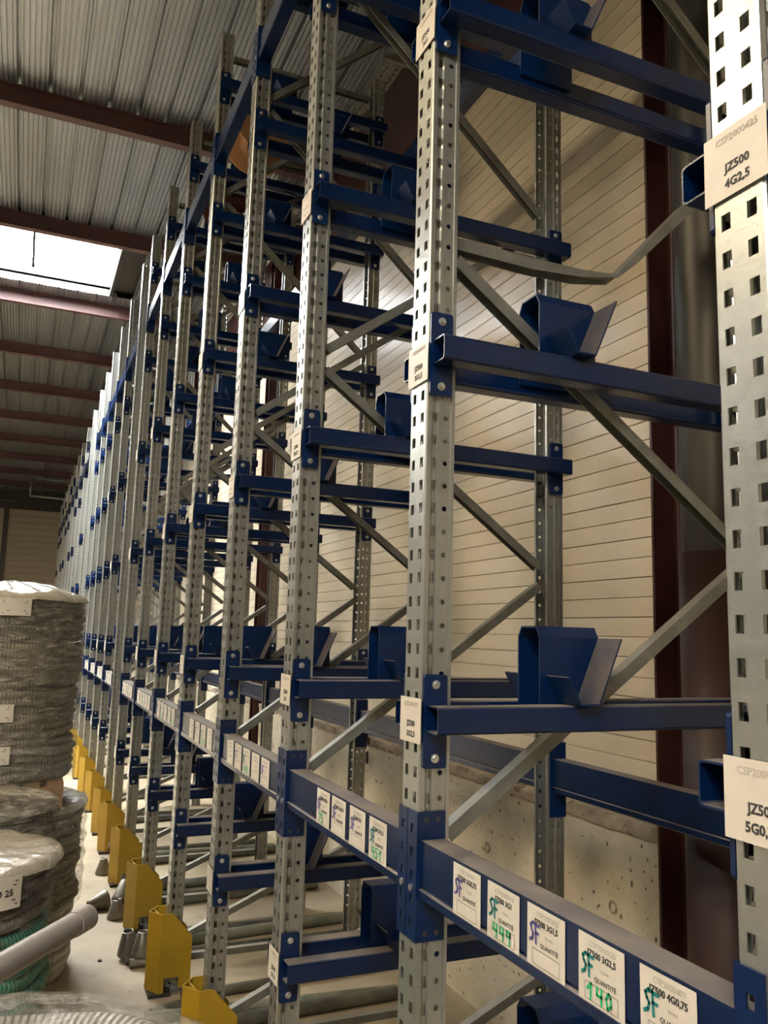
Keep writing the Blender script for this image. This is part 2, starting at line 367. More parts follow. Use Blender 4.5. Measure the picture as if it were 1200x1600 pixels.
# ceiling deck
ceil = struct('ceiling', MB().box(X0, 2.7, YN, SKY_B[2], ZR+.09, ZR+.12).mesh('ceiling', 'dark'))
b = MB()
for (x0, x1, y0, y1) in [(X0, 2.7, SKY_B[3], SKY_A[2]), (X0, 2.7, SKY_A[3], SKY_C[2]), (X0, 2.7, SKY_C[3], YF+.2), (X0, SKY_C[0], SKY_C[2], SKY_C[3]), (SKY_C[1], 2.7, SKY_C[2], SKY_C[3]), (X0, SKY_A[0], SKY_A[2], SKY_A[3]), (SKY_A[1], 2.7, SKY_A[2], SKY_A[3]),
                          (X0, SKY_B[0], SKY_B[2], SKY_B[3]), (SKY_B[1], 2.7, SKY_B[2], SKY_B[3])]:
    b.box(x0, x1, y0, y1, ZR+.09, ZR+.12)
ob('roof_board', b.mesh('roof_board', 'dark'), ceil)
PR = .241
rib = [(0, .0), (.006, .060), (.030, .060), (.036, .0)]+[(.036+.041*k+a, z) for k in range(5) for a, z in ((.012, 0), (.015, .016), (.024, .016), (.027, 0))]
def deck(nr, y0, y1):
    line = [(k*PR+x, z) for k in range(nr) for x, z in rib]+[(nr*PR, 0)]
    return recalc(MB().sheet(line, .002, lambda p, q, t: (p, t, q), y0, y1).mesh('deck_sheet', 'deck'))
xs = X0+.06
dk = {}
k = 0
XD = -.432+.27-PR*28        # rib positions fit the photograph
while XD+k*PR*3 < 2.45:
    x = XD+k*PR*3; xe = x+PR*3
    spans = [(YN, YF)]
    if xe > SKY_A[0]+.1 and x < SKY_A[1]-.25: spans = [(YN, SKY_B[2]), (SKY_B[3], SKY_A[2]), (SKY_A[3], YF)]
    if xe > SKY_C[0]+.1 and x < SKY_C[1]-.25: spans = [(a_, b_) for a_, b_ in spans[:-1]]+[(spans[-1][0], SKY_C[2]), (SKY_C[3], YF)]
    for s in spans:
        if s not in dk: dk[s] = deck(3, s[0], s[1])
        ob('deck_sheet', dk[s], ceil, (x, 0, ZR-.004))
    k += 1
# purlins (I sections across the hall)
def ibeam_mesh(L, h, w, tw, tf, m, axis='X'):
    p = [(-w/2, 0), (w/2, 0), (w/2, tf), (tw/2, tf), (tw/2, h-tf), (w/2, h-tf), (w/2, h), (-w/2, h), (-w/2, h-tf), (-tw/2, h-tf), (-tw/2, tf), (-w/2, tf)]
    fn = (lambda a, b2, t: (t, a, b2)) if axis == 'X' else ((lambda a, b2, t: (a, b2, t)))
    return recalc(MB().extrude(p, fn, 0, L).mesh('i_beam', m))
pm = ibeam_mesh(2.34-X0, .178, .09, .008, .010, 'redp')
for k in range(-5, 10):
    y = 7.12+2.325*k
    if YN < y < YF: ob('trim_2' if k == -5 else 'trim_2.%03d' % (k+5), pm, None, (X0, y, 6.07), kind='structure')
# portal columns against the wall
for i, y in enumerate(COLY):
    if y < 0: continue
    b = MB(); hw = .072
    b.box(2.12, 2.32, y-hw, y-hw+.012, 0, 6.07); b.box(2.12, 2.32, y+hw-.012, y+hw, 0, 6.07); b.box(2.215, 2.225, y-hw+.012, y+hw-.012, 0, 6.07)
    ob('trim_3.%03d' % i, b.mesh('column', 'red'), None, (0, 0, 0), kind='structure')
# skylights: curb, purlin trimmers, mullions, pane
for nm, s in (('window_1', SKY_A), ('window_2', SKY_B), ('window_3', SKY_C)):
    x0, x1, y0, y1 = s; z0, z1 = ZR, ZR+.27
    wroot = struct(nm, MB().box(x0-.05, x1+.05, y1, y1+.05, z0, z1).box(x0-.05, x1+.05, y0-.05, y0, z0, z1).box(x0-.05, x0, y0, y1, z0, z1).box(x1, x1+.05, y0, y1, z0, z1).mesh('curb', 'curb'))
    ob('roof_pane', MB().box(x0, x1, y0, y1, z1+.005, z1+.012).mesh('pane', 'pane'), wroot)
    for kx in (x1-.98, x1-1.96, x1-2.94, x1-3.92):
        ob('mullion', MB().box(kx-.014, kx+.014, y0, y1, z1-.05, z1).mesh('mullion', 'curb'), wroot)

# cable tray, high on the wall side
t = empty('cable_tray', (1.99, 0, 5.57), 'perforated galvanized cable tray running under the roof above the rack backs', 'cable tray')
def perforated(L, w, pitch):
    b = MB(); n = int(L/pitch)
    cols = [(-w/2, -w*.30, 0), (-w*.30, -w*.20, 1), (-w*.20, w*.20, 0), (w*.20, w*.30, 1), (w*.30, w/2, 0)]
    for a, c, hole in cols:
        if not hole: b.box(a, c, 0, L, 0, .002)
        else:
            for k in range(n): b.box(a, c, k*pitch+pitch*.62, (k+1)*pitch, 0, .002)
    return b
pb = perforated(9, .14, .05); ob('tray_floor', pb.mesh('tray', 'zinc_dull'), t, (0, 3.0, 0))
for sx in (-.07, .068): ob('tray_side', MB().box(sx, sx+.002, 3, 12, 0, .05).mesh('side', 'zinc_dull'), t)
for y in (4.6, 7.0, 9.4, 11.6): ob('tray_hanger', MB().box(-.10, .10, y, y+.03, -.03, 0).box(-.095, -.085, y+.01, y+.02, 0, .68).box(.085, .095, y+.01, y+.02, 0, .68).mesh('hanger', 'zinc_dull'), t)
# strut channel from rack top to wall with conduit
# downpipe
t = empty('downpipe', (2.155, 2.13, 0), 'large round downpipe, bare zinc above and red-brown below, at right behind the racks', 'pipe')
ob('lower_pipe', MB().lathe([(.0, 2.075), (.118, 2.075), (.128, 2.075), (.128, 0)], 40).mesh('lower', 'pipe_r', True), t, label='red-brown painted lower pipe')
ob('upper_pipe', MB().lathe([(.118, 2.07), (.118, 6.2)], 40).mesh('upper', 'pipe_z', True), t, label='bare zinc upper pipe')
# conduit along the concrete ledge
t = empty('wall_conduit', (2.44, 0, 1.135), 'thin grey conduit clipped along the dusty concrete ledge behind the racks', 'conduit')
ob('conduit', MB().tube((0, 2.45, 0), (0, 7.9, 0), .011, 10).mesh('conduit', 'pvc', True), t)
for y in (2.75, 3.45, 4.15, 4.9, 5.6, 6.3):
    ob('clip', MB().lathe([(.011, -.01), (.02, -.01), (.02, .01), (.011, .01)], 14).mesh('clip', 'pvc'), t, (0, y, 0), (pi/2, 0, 0))
# red bracket on the concrete edge
t = empty('wall_bracket', (2.15, 5.15, 1.0), 'small red folded steel bracket on the concrete edge behind the racks', 'bracket')
ob('plate', recalc(MB().extrude([(0, -.06), (.10, -.03), (0, .02)], lambda p, q, s: (s, p, q), -.01, .0).mesh('p', 'red')), t)
ob('arm', recalc(MB().extrude([(.03, .03), (.11, .16), (.0, .14)], lambda p, q, s: (s, p, q), -.012, -.004).mesh('p', 'red')), t)
# sprinkler / pipe frames under the roof at the far end
for i, (x0, x1, z0, z1, y, lb) in enumerate([(-.05, 1.9, 5.28, 5.9, 24.0, 'thin grey pipe loop hanging under the far roof next to the rack tops'),
                                             (-4.0, -.45, 5.72, 5.98, 28.2, 'long grey pipe run below the roof in front of the far wall')]):
    t = empty('pipe_run', (0, y, 0), lb, 'pipe')
    b = MB().tube((x0, 0, z0-.06), (x1, 0, z0-.1), .028, 8).tube((x0, 0, z0+.5-.06 if i == 0 else z1), (x1, 0, z0+.5-.12 if i == 0 else z1), .028, 8).tube((x0, 0, z0-.06), (x0, 0, z0+.44 if i == 0 else z1), .028, 8)
    ob('pipe', b.mesh('pipes', 'zinc_dull', True), t)
    for hx in (x0+.3, x1-.3): ob('hanger', MB().tube((hx, 0, z0-.1), (hx, 0, 6.30), .012, 6).mesh('hanger', 'dark'), t)
# assumed hall lamps, none of them in view
for i, p in enumerate(LAMPS):
    t = empty('assumed_bay_lamp', (p[0], p[1], p[2]+.06), ('assumed high bay lamp above the aisle, %s from the camera' % ('nearest behind', 'first ahead', 'second ahead', 'third ahead', 'farthest')[i]), 'lamp', 'assumed high bay lamps over the aisle')
    ob('reflector', MB().lathe([(.07, .32), (.30, .04), (.31, .02), (.29, .02), (.06, .30)], 24).mesh('refl', 'zinc_dull', True), t)
    ob('housing', MB().lathe([(0, .32), (.08, .32), (.08, .52), (0, .52)], 16).mesh('house', 'dark'), t)
    ob('hanger', MB().tube((0, 0, .52), (0, 0, 6.07-p[2]-.06), .008, 6).mesh('hang', 'dark'), t)

# ------------------------------------------------------------------ rack components (local: x depth from aisle, y across, z up)
XF = .8; WF = .084; HP = .052; NP = 101; DEP = 1.04
def strip(b, A, B, n, kind, t=.002, nz=NP):
    """A,B: xy points; n outward normal; sheet of height nz*HP"""
    A = Vector(A); B = Vector(B); n = Vector(n); Ht = nz*HP
    P = lambda u, z, o: (*(A+(B-A)*u-n*t*o), z)
    def cell(u0, u1, z0, z1):
        for o in (0, 1): b.quad(P(u0, z0, o), P(u1, z0, o), P(u1, z1, o), P(u0, z1, o))
    if kind == 'plain': cell(0, 1, 0, Ht); return
    if kind == 'rect2': us = [(.13, .33), (.67, .87)]; v0, v1 = .30, .74
    elif kind == 'rect1': us = [(.0, 1.0)]; v0, v1 = .28, .74
    else: us = [(.18, .82)]; v0, v1 = .35, .65
    prev = 0
    for u0, u1 in us:
        if u0 > prev: cell(prev, u0, 0, Ht)
        prev = u1
    if prev < 1: cell(prev, 1, 0, Ht)
    for u0, u1 in us:
        if kind != 'round':
            cell(u0, u1, 0, v0*HP)
            for k in range(nz):
                z0 = (k+v0)*HP; z1 = (k+v1)*HP; z2 = (k+1+v0)*HP if k < nz-1 else Ht
                cell(u0, u1, z1, z2)
                b.quad(P(u0, z0, 0), P(u0, z1, 0), P(u0, z1, 1), P(u0, z0, 1)); b.quad(P(u1, z0, 0), P(u1, z1, 0), P(u1, z1, 1), P(u1, z0, 1))
                b.quad(P(u0, z0, 0), P(u1, z0, 0), P(u1, z0, 1), P(u0, z0, 1)); b.quad(P(u0, z1, 0), P(u1, z1, 0), P(u1, z1, 1), P(u0, z1, 1))
        else:
            W = (B-A).length; uc = .5; r = .0062
            cell(u0, u1, 0, v0*HP)
            for k in range(nz):
                z0 = (k+v0)*HP; z1 = (k+v1)*HP; z2 = (k+1+v0)*HP if k < nz-1 else Ht; zc = (z0+z1)/2
                cell(u0, u1, z1, z2)
                sq = [(u1, zc), (u1, z1), (uc, z1), (u0, z1), (u0, zc), (u0, z0), (uc, z0), (u1, z0)]
                ci = [(uc+r/W*math.cos(a*pi/4), zc+r*math.sin(a*pi/4)) for a in range(8)]
                for a in range(8):
                    c = (a+1) % 8
                    b.quad(P(*ci[a], 0), P(*sq[a], 0), P(*sq[c], 0), P(*ci[c], 0))
                    b.quad(P(*ci[a], 0), P(*ci[c], 0), P(*ci[c], 1), P(*ci[a], 1))
def upright_mesh(mirror=False, nz=NP, simple=False):
    b = MB(); w = WF
    X = (lambda x: DEP-x) if mirror else (lambda x: x)
    sg = -1 if mirror else 1
    strip(b, (X(0), .003), (X(0), w-.003), (-sg, 0), 'rect2', nz=nz)
    side = [((0, .003), (.003, 0), 'plain'), ((.003, 0), (.0135, 0), 'plain'), ((.0135, 0), (.0150, .005), 'plain'), ((.015, .005), (.0275, .005), 'rect1'),
            ((.0275, .005), (.0290, -.001), 'plain'), ((.029, -.001), (.037, -.001), 'plain'), ((.037, -.001), (.039, .003), 'plain'),
            ((.039, .003), (.062, .003), 'round'), ((.062, .003), (.064, 0), 'plain'), ((.064, 0), (.072, 0), 'plain'), ((.072, 0), (.072, .012), 'plain')]
    for A, B, kd in side:
        if simple and kd == 'round': kd = 'plain'
        for m in (0, 1):
            a = (X(A[0]), A[1] if m == 0 else w-A[1]); c = (X(B[0]), B[1] if m == 0 else w-B[1])
            d = Vector(c)-Vector(a); n = Vector((-d.y, d.x)).normalized(); cen = Vector((X(.036), w/2))
            if n.dot(Vector(a)-cen) < 0: n = -n
            strip(b, a, c, n, kd, nz=nz)
    b.box(*(sorted((X(-.01), X(.085)))), -.02, w+.02, -.0, .004)
    return b.mesh('upright', 'zinc')
UPF = upright_mesh(); UPB = upright_mesh(True)
UPFs = upright_mesh(False, NP, True); UPBs = upright_mesh(True, NP, True)
def rrect(w, h, r, n=3):
    P = []
    for cx, cy, a0 in ((w-r, h-r, 0), (r, h-r, 90), (r, r, 180), (w-r, r, 270)):
        for k in range(n+1):
            a = math.radians(a0+90*k/n); P.append((cx+r*math.cos(a), cy+r*math.sin(a)))
    return P
def rail_mesh():
    b = MB(); L = DEP-.012; fn = lambda p, q, t: (t, p, q); o = rrect(.055, .058, .007); i = [(.003+p*.891, .003+q*.897) for p, q in o]
    b.extrude(o, fn, 0, L, True, False); b.extrude(i[::-1], fn, 0, L, True, False)
    n = len(o)
    for x in (0, L):
        for k in range(n):
            l = (k+1) % n; b.quad(fn(*o[k], x), fn(*o[l], x), fn(*i[l], x), fn(*i[k], x))
    return b.mesh('rail', 'blue')
RAIL = rail_mesh()
BRK = recalc(MB().extrude(rrect(.056, .196, .006, 2), lambda p, q, t: (p, t, q-.098), 0, .008).mesh('bracket', 'blue_clean'))
def bolt(b, x, y, z, s):
    b.tube((x, y, z), (x, y+s*.0015, z), .0095, 14); b.tube((x, y+s*.0015, z), (x, y+s*.0075, z), .0068, 6, .0062)
BOLT = bolt; _b = MB(); bolt(_b, 0, 0, 0, -1); BOLTN = _b.mesh('bolt', 'bolt'); _b = MB(); bolt(_b, 0, 0, 0, 1); BOLTF = _b.mesh('bolt', 'bolt')
_b = MB(); bolt(_b, 0, 0, .077, -1); bolt(_b, 0, 0, -.077, -1); BOLT2N = _b.mesh('bolts', 'bolt')
_b = MB(); bolt(_b, 0, 0, .077, 1); bolt(_b, 0, 0, -.077, 1); BOLT2F = _b.mesh('bolts', 'bolt')
# cradle (origin at rail top, frame y=0): hat and V troughs
hat_line = [(-.004, -.035), (-.004, .152), (.010, .176), (.074, .176), (.088, .152), (.088, -.035)]
HAT = recalc(MB().sheet(hat_line, -.004, lambda p, q, t: (t, p, q), .300, .465).mesh('saddle', 'blue_clean'))
VL = [(.316, .063), (.350, .002), (.402, .002), (.466, .150)]
TRN = recalc(MB().sheet(VL, .004, lambda p, q, t: (p, t, q), -.090, -.006).mesh('trough', 'blue_trough'))
TRF = recalc(MB().sheet(VL, .004, lambda p, q, t: (p, t, q), .090, .174).mesh('trough', 'blue_trough'))
# braces: C channel, open side down
def brace_mesh(z0, z1, x0=.085, x1=.955, w=.034, h=.030):
    b = MB(); p0 = Vector((x0, WF/2, z0)); p1 = Vector((x1, WF/2, z1)); d = (p1-p0).normalized(); n = Vector((-d.z, 0, d.x))
    line = [(-w/2, -h), (-w/2, 0), (w/2, 0), (w/2, -h)]
    L = (p1-p0).length
    b.sheet(line, -.0025, lambda p, q, t: tuple(p0+d*t+Vector((0, p, 0))+n*(q+h/2)), 0, L)
    return recalc(b.mesh('brace', 'zinc_dull'))
BR = []
nodes = [('F', .20), ('B', .64), ('F', 1.31), ('B', 2.00), ('F', 2.70), ('B', 3.40), ('F', 4.24), ('B', 5.06)]
for (s0, a), (s1, c) in zip(nodes, nodes[1:]):
    lo, hi = a+.035, c-.035
    if s0 == 'F': BR.append(brace_mesh(lo, hi))
    else: BR.append(brace_mesh(hi, lo))
HB = [brace_mesh(.14, .14), brace_mesh(5.12, 5.12)]
BENT = None
def bent_mesh():
    b = MB()
    pts = [((.085, .042, 2.705), .034, .030), ((.30, .045, 2.70), .040, .030), ((.45, .05, 2.705), .05, .020), ((.566, .055, 2.722), .055, .008), ((.62, .05, 2.775), .045, .02), ((.80, .045, 2.96), .034, .030), ((.955, .042, 3.10), .034, .030)]
    rings = []
    for k, (p, w, h) in enumerate(pts):
        p = Vector(p); a = Vector(pts[max(0, k-1)][0]); c = Vector(pts[min(len(pts)-1, k+1)][0]); d = (c-a).normalized(); n = Vector((-d.z, 0, d.x)).normalized()
        line = [(-w/2, -h), (-w/2, 0), (w/2, 0), (w/2, -h), (w/2-.003, -h), (w/2-.003, -.003), (-w/2+.003, -.003), (-w/2+.003, -h)]
        rings.append([p+Vector((0, x, 0))+n*(z+h/2) for x, z in line])
    for r0, r1 in zip(rings, rings[1:]):
        for j in range(8): l = (j+1) % 8; b.quad(r0[j], r0[l], r1[l], r1[j])
    return recalc(b.mesh('bent_brace', 'zinc_dull'))
LEV = [.740, 1.567, 2.380, 3.238, 4.050, 4.866]
CZ = [.071, .071, .060, .057, .055, .055]
yk = lambda k: .6953+(k-1)*.9387
FR = []   # (y, block, near rails, far rails)
for k in range(1, 9): FR.append((yk(k) if k < 8 else 7.235, 'A', True, k < 8))
for j, y in enumerate((7.88, 8.835, 9.765, 10.735, 11.655, 12.605)): FR.append((y, 'B', j > 0, j < 5))
for j, y in enumerate((13.86, 15.15, 16.49, 17.80, 19.07, 20.35, 21.65, 22.95, 24.25, 25.6)): FR.append((y, 'C', j > 0, j < 9))
ords = ['nearest', 'second', 'third', 'fourth', 'fifth', 'sixth', 'seventh', 'eighth', 'ninth', 'tenth', 'eleventh', 'twelfth', 'thirteenth', 'fourteenth',
        'fifteenth', 'sixteenth', 'seventeenth', 'eighteenth', 'nineteenth', 'twentieth', 'twenty-first', 'twenty-second', 'twenty-third', 'twenty-fourth']
CARDS = {(1, 1): ('CSP2000507', 'JZ500', '5G0,75'), (1, 2): ('CSP2000425', 'JZ500', '4G2,5'), (2, 1): ('CSP2000325', 'JZ500', '3G2,5'), (2, 2): ('CSP2000315', 'JZ500', '3G1,5'),
         (2, 3): ('CSP2000310', 'JZ500', '3G1'), (3, 0): ('CSP2000215', 'JZ500', '2X1,5'), (3, 1): ('CSP2000210', 'JZ500', '2X1'), (3, 2): ('CSP2000207', 'JZ500', '2X0,75')}
PLAIN = plain_card()
NOTES = {1: ', with a card reading JZ500 4G2,5', 2: ' and one bent strut', 3: ', with a card reading JZ500 2X1', 8: ', last before the narrow gap', 9: ', first after the narrow gap', 14: ', last of the middle block'}
for idx, (y, blk, nr, fr) in enumerate(FR, 1):
    G = 'upright frames of the cable rack'
    lb = '%s galvanized rack frame with blue cradle rails%s' % (ords[idx-1], NOTES.get(idx, ', counted from the camera'))
    root = empty('storage_rack', (XF, y, 0), lb, 'rack', G)
    near = idx <= 4
    ob('front_upright', UPF if idx < 14 else UPFs, root); ob('back_upright', UPB if idx < 10 else UPBs, root)
    for i, m in enumerate(BR):
        if idx == 2 and i == 4:
            ob('bent_brace', bent_mesh(), root, label='strut bent into a downward kink'); continue
        ob('brace', m, root)
    for m in HB: ob('crossbar', m, root)
    for li, z in enumerate(LEV):
        if blk == 'C' and (idx+li) % 3 == 2: continue
        if blk == 'B' and li == 5 : continue
        zc = z+.029+(.024 if li == 1 else 0)*0
        for sgn, on in ((-1, nr), (1, fr)):
            if not on: continue
            yr = -.065 if sgn < 0 else WF+.010
            rl = ob('support_rail', RAIL, root, (.009, yr, z))
            yb = -.010-yr if sgn < 0 else WF+.002-yr
            for xb in (-.006, .968):
                br = ob('bracket_plate', BRK, rl, (xb, yb, .029-(.005 if li == 1 else 0)))
                if near and xb < 0:
                    for dz in (.077, -.077):
                        ob('bolt', BOLTN if sgn < 0 else BOLTF, rl, (xb+.028, yb+(0 if sgn < 0 else .008), .029-(.005 if li == 1 else 0)+dz))
                elif idx < 15: ob('bolts', BOLT2N if sgn < 0 else BOLT2F, rl, (xb+.028, yb+(0 if sgn < 0 else .008), .029-(.005 if li == 1 else 0)), kind='stuff')
        if idx < 15:
            cr = ob('cradle', HAT, root, (0, 0, z+.058))
            if nr: ob('guide_trough', TRN, cr)
            if fr: ob('guide_trough', TRF, cr)
        if li < 4 and idx < 12:
            c = CARDS.get((idx, li)); pr_ = upright_card(*c) if c else PLAIN
            if c or (nr and (idx+li) % 4 != 1):
                put_card(CARD, pr_, root, -.0035, .0415, z+CZ[li]-.0475+.0, random.uniform(-.02, .02), label=('card printed %s %s' % (c[1], c[2])) if c else None)

# long beams -----------------------------------------------------------
def beam_mesh(L, depth=.060):
    p = [(.004, 0), (.004, -.088), (.0075, -.091), (.0075, -.095), (0, -.097), (0, -.112), (.004, -.116), (depth, -.116), (depth, 0)]
    return recalc(MB().extrude(p, lambda a, c, t: (a, t, c), 0, L).mesh('beam', 'blue'))
def connector(sgn, mir=False):
    """L plate with slots. origin: beam end at upright face y=0 ; covers half the front face inwards"""
    b = MB(); z0, z1 = -.201, .057; t = .003; w = .0405
    s = -1 if mir else 1
    # front leg (plane x) with 5 slots, inwards = +sgn*y
    ys = [0, .013, .026, w]; sl = [-.168, -.121, -.074, -.027, .020]
    def fb(ya, yb, za, zb): b.box(-t*s if not mir else 0, 0 if not mir else t, *sorted((sgn*ya, sgn*yb)), za, zb)
    fb(0, .013, z0, z1); fb(.026, w, z0, z1); pz = z0
    for q in sl: fb(.013, .026, pz, q-.008); pz = q+.010
    fb(.013, .026, pz, z1)
    x0, x1 = (-t, .064) if not mir else (-.064, t)
    b.box(x0, x1, *sorted((0, -sgn*.004)), z0, z1)
    return recalc(b.mesh('connector', 'blue_clean'))
CN, CF_ = connector(1), connector(-1)
CNb, CFb = connector(1, True), connector(-1, True)
CHOLE = MB()
for z in (-.185, .040):
    for x in (.018, .044): CHOLE.tube((x, -.0045, z), (x, -.0040, z), .006, 8)
CHOLE = CHOLE.mesh('hole', 'dark')
_b = MB(); _b.tube((-.0035, .0195, -.098), (-.008, .0195, -.098), .007, 10); PEGN = _b.mesh('peg', 'bolt')
bm_cache = {}
def long_beam(i, kind, z, label, group, back=False, top=False):
    """between frame i (near) and i+1 (far)"""
    ya = FR[i-1][0]+WF; yb = FR[i][0]; L = yb-ya-.008
    key = round(L, 3)
    if key not in bm_cache: bm_cache[key] = beam_mesh(L)
    x = XF if not back else XF+DEP-.056
    root = empty('long_beam', (x, ya+.004, z), label, 'beam', group)
    ob('box_section', bm_cache[key], root, (.001, 0, 0))
    xo = -.0015 if not back else .0575
    for m, yy in (((CF_ if not back else CFb), -.004), ((CN if not back else CNb), L+.004)):
        c = ob('end_connector', m, root, (xo, yy, 0))
    if not back:
        ob('locking_peg', PEGN, root, (0, L+.004, 0)); ob('locking_peg', PEGN, root, (0, -.043, 0))
        h = ob('hole_discs', CHOLE, root, (0, L+.004, 0))  # dark discs painted on in place of shaded holes, nothing is punched
    return root
B1 = [(1.43, 'CSP2000307', 'JZ500 3G0,75', 'violet_ink', None), (1.302, 'CSP2000310', 'JZ500 3G1', 'teal_ink', '449'), (1.1745, 'CSP2000315', 'JZ500 3G1,5', 'violet_ink', None),
      (1.037, 'CSP2000325', 'JZ500 3G2,5', 'teal_ink', '140'), (.902, 'CSP2000407', 'JZ500 4G0,75', 'teal_ink', None)]
B2 = [(2.235, 'CSP2000205', 'JZ500 2X0,5', 'violet_ink', '75'), (2.115, 'CSP2000207', 'JZ500 2X0,75', 'violet_ink', None), (1.982, 'CSP2000210', 'JZ500 2X1', 'violet_ink', None), (1.853, 'CSP2000215', 'JZ500 2X1,5', 'teal_ink', '451')]
LINE1 = beam_card('', '', 'violet_ink', None, True); LINE2 = beam_card('', '', 'teal_ink', '140', True); LINE3 = beam_card('', '', None, None, True)
ZB = 1.348
for i in range(1, len(FR)):
    if i in (8, 14): continue
    n = ords[i-1]
    desc = {1: 'blue front beam nearest the camera with five paper cards', 2: 'blue front beam with four paper cards, second from the camera', 3: 'blue front beam with five narrow-looking cards, third from the camera'}.get(i, 'waist-high blue front beam with cards, %s rack bay from the camera' % n)
    t = long_beam(i, 'front', ZB, desc, 'waist-high front beams with paper cards')
    y0 = FR[i-1][0]+WF+.004; L = FR[i][0]-y0
    if i == 1 or i == 2:
        for yc, code, txt, ink, num in (B1 if i == 1 else B2):
            put_card(CARD, beam_card(code, txt, ink, num), t, .0035, yc-y0, -.052, random.uniform(-.01, .01), label='card printed '+txt)
    elif i < 13:
        cnt = {3: 5, 4: 4, 5: 5, 6: 5, 7: 5}.get(i, 4)
        for j in range(cnt):
            yc = .12+j*(.128 if cnt == 5 else .14)+(0.02 if i == 4 else .05)
            put_card(CARD, (LINE1, LINE3, LINE2)[(i+j) % 3], t, .0035, yc, -.052, random.uniform(-.02, .02)+(.08 if (i == 3 and j == 4) else 0))
    long_beam(i, 'back', ZB, 'blue rear beam along the wall side at waist height, %s bay from the camera' % n, 'waist-high rear beams', back=True)
    long_beam(i, 'top', 4.545, 'high blue front beam under the roof, %s bay from the camera' % n, 'high front beams')
    if i < 12: long_beam(i, 'topback', 4.50, 'high blue rear beam under the roof, %s bay from the camera' % n, 'high rear beams', back=True)

# upright guards -------------------------------------------------------
def guard_meshes():
    b = MB(); t = .005; ht = .381; yn, yf = -.064, .086; x0, x1, xc, xe = -.094, -.042, .0, .112
    ysn, ysf = .013, .017
    def wall(pa, pb, prof):    # prof: polygon in (u,z) along pa->pb
        A = Vector(pa); B = Vector(pb); d = (B-A); n = Vector((d.y, -d.x)).normalized()
        o = [(*(A+d*u), z) for u, z in prof]; i_ = [(*(A+d*u-n*t), z) for u, z in prof]
        b.quad(*o); b.quad(*i_[::-1])
        for k in range(len(prof)):
            l = (k+1) % len(prof); b.quad(o[k], i_[k], i_[l], o[l])
    sq = [(0, .018), (1, .018), (1, ht), (0, ht)]
    wall((x0, ysf), (x0, ysn), sq); wall((x0, ysn), (x1, yn), sq); wall((x1, yf), (x0, ysf), sq)
    W = xe-x1; nx = lambda x: (x-x1)/W
    prof = [(0, .018), (nx(-.015), .018), (nx(-.015), .085), (nx(.055), .085), (nx(.055), .035), (1, .035), (1, .27), (nx(.012), ht), (0, ht)]
    wall((x1, yn), (xe, yn), prof)
    wall((xe, yf), (x1, yf), [(1-u, z) for u, z in prof][::-1])
    return b.mesh('guard', 'yellow')
GUARD = guard_meshes()
GB = recalc(MB().extrude([(-.052, -.046), (-.047, -.046), (-.060, .056), (-.065, .056)], lambda p, q, t: (p, q, t), .05, .378).mesh('g', 'yellow'))
FOOT = MB().box(-.085, .02, -.066, .090, .0, .018).mesh('foot', 'dark')
for idx, (y, blk, nr, fr) in enumerate(FR[:17], 1):
    t = empty('upright_guard', (XF, y, 0), 'yellow steel guard around the foot of the %s rack frame from the camera' % ords[idx-1], 'upright guard', 'yellow upright guards along the rack')
    g = ob('guard_shell', GUARD, t); ob('inner_rib', GB, t); ob('foot_plate', FOOT, t)

# axle bars lying on the floor under the rack ---------------------------
bars = [(2.95, .02, 1.15, 'axle_g', .024), (3.05, -.08, 1.1, 'axle', .022), (3.16, .06, 1.2, 'axle_g', .024), (3.30, -.03, 1.15, 'axle', .02),
        (3.95, .03, 1.25, 'axle', .030), (4.12, -.09, 1.2, 'axle_g', .028), (4.30, .05, 1.2, 'axle', .024), (4.86, .0, 1.25, 'axle', .024), (5.02, .07, 1.2, 'axle_g', .030),
        (5.20, -.05, 1.2, 'axle', .024), (5.75, .05, 1.2, 'axle_g', .032), (5.9, -.05, 1.2, 'axle', .024), (6.1, .02, 1.2, 'axle', .03), (6.75, .06, 1.2, 'axle', .03), (6.95, -.04, 1.2, 'axle_g', .028),
        (7.1, .02, 1.2, 'axle', .024), (8.2, .03, 1.2, 'axle', .03), (8.4, -.04, 1.2, 'axle_g', .03), (9.3, .02, 1.2, 'axle', .03)]
for i, (y, a, L, m, r) in enumerate(bars):
    x0 = .66 if i in (4, 7, 5) else (.98 if i < 4 else .86)
    lb = {4: 'dark round steel axle on the floor, its end poking out beside a yellow guard', 7: 'steel axle end poking out left of the second visible guard'}.get(i, '%s round steel axle lying under the rack, %s one from the camera' % ('greenish' if m == 'axle_g' else 'grey', ords[i]))
    t = ob('axle_bar', MB().pipe((0, 0, r), (L, math.tan(a)*L, r), r, r*.72, 14).mesh('axle', m, True), None, (x0, y, .0), label=lb, category='axle bar', group='steel axles on the floor under the rack')
# centring cones on the floor beside the guards
def cone(i, loc, rot, s, lb):
    pr_ = [(.050*s, 0), (.056*s, .004), (.056*s, .014), (.026*s, .105*s), (.022*s, .110*s), (.019*s, .105*s), (.045*s, .012)]
    o = ob('centring_cone', MB().lathe(pr_, 24).mesh('cone', 'cone', True), None, loc, rot, label=lb, category='steel cone', group='steel centring cones by the yellow guards')
cone(0, (.700, 6.62, 0), None, 1.0, 'single upright steel cone at the foot of the farther yellow guards')
cone(1, (.690, 5.62, 0), None, 1.0, 'upright steel cone at the front of the group of three')
cone(2, (.655, 5.84, .055), (1.75, .3, -1.2), 1.15, 'steel cone lying on its side, wide mouth to the left')
cone(3, (.745, 5.83, .03), (-.5, .2, 0), 1.2, 'steel cone leaning behind the group of three')
cone(4, (.690, 4.93, .03), (.15, -.15, 0), 1.15, 'steel cone leaning at the back beside the second guard')
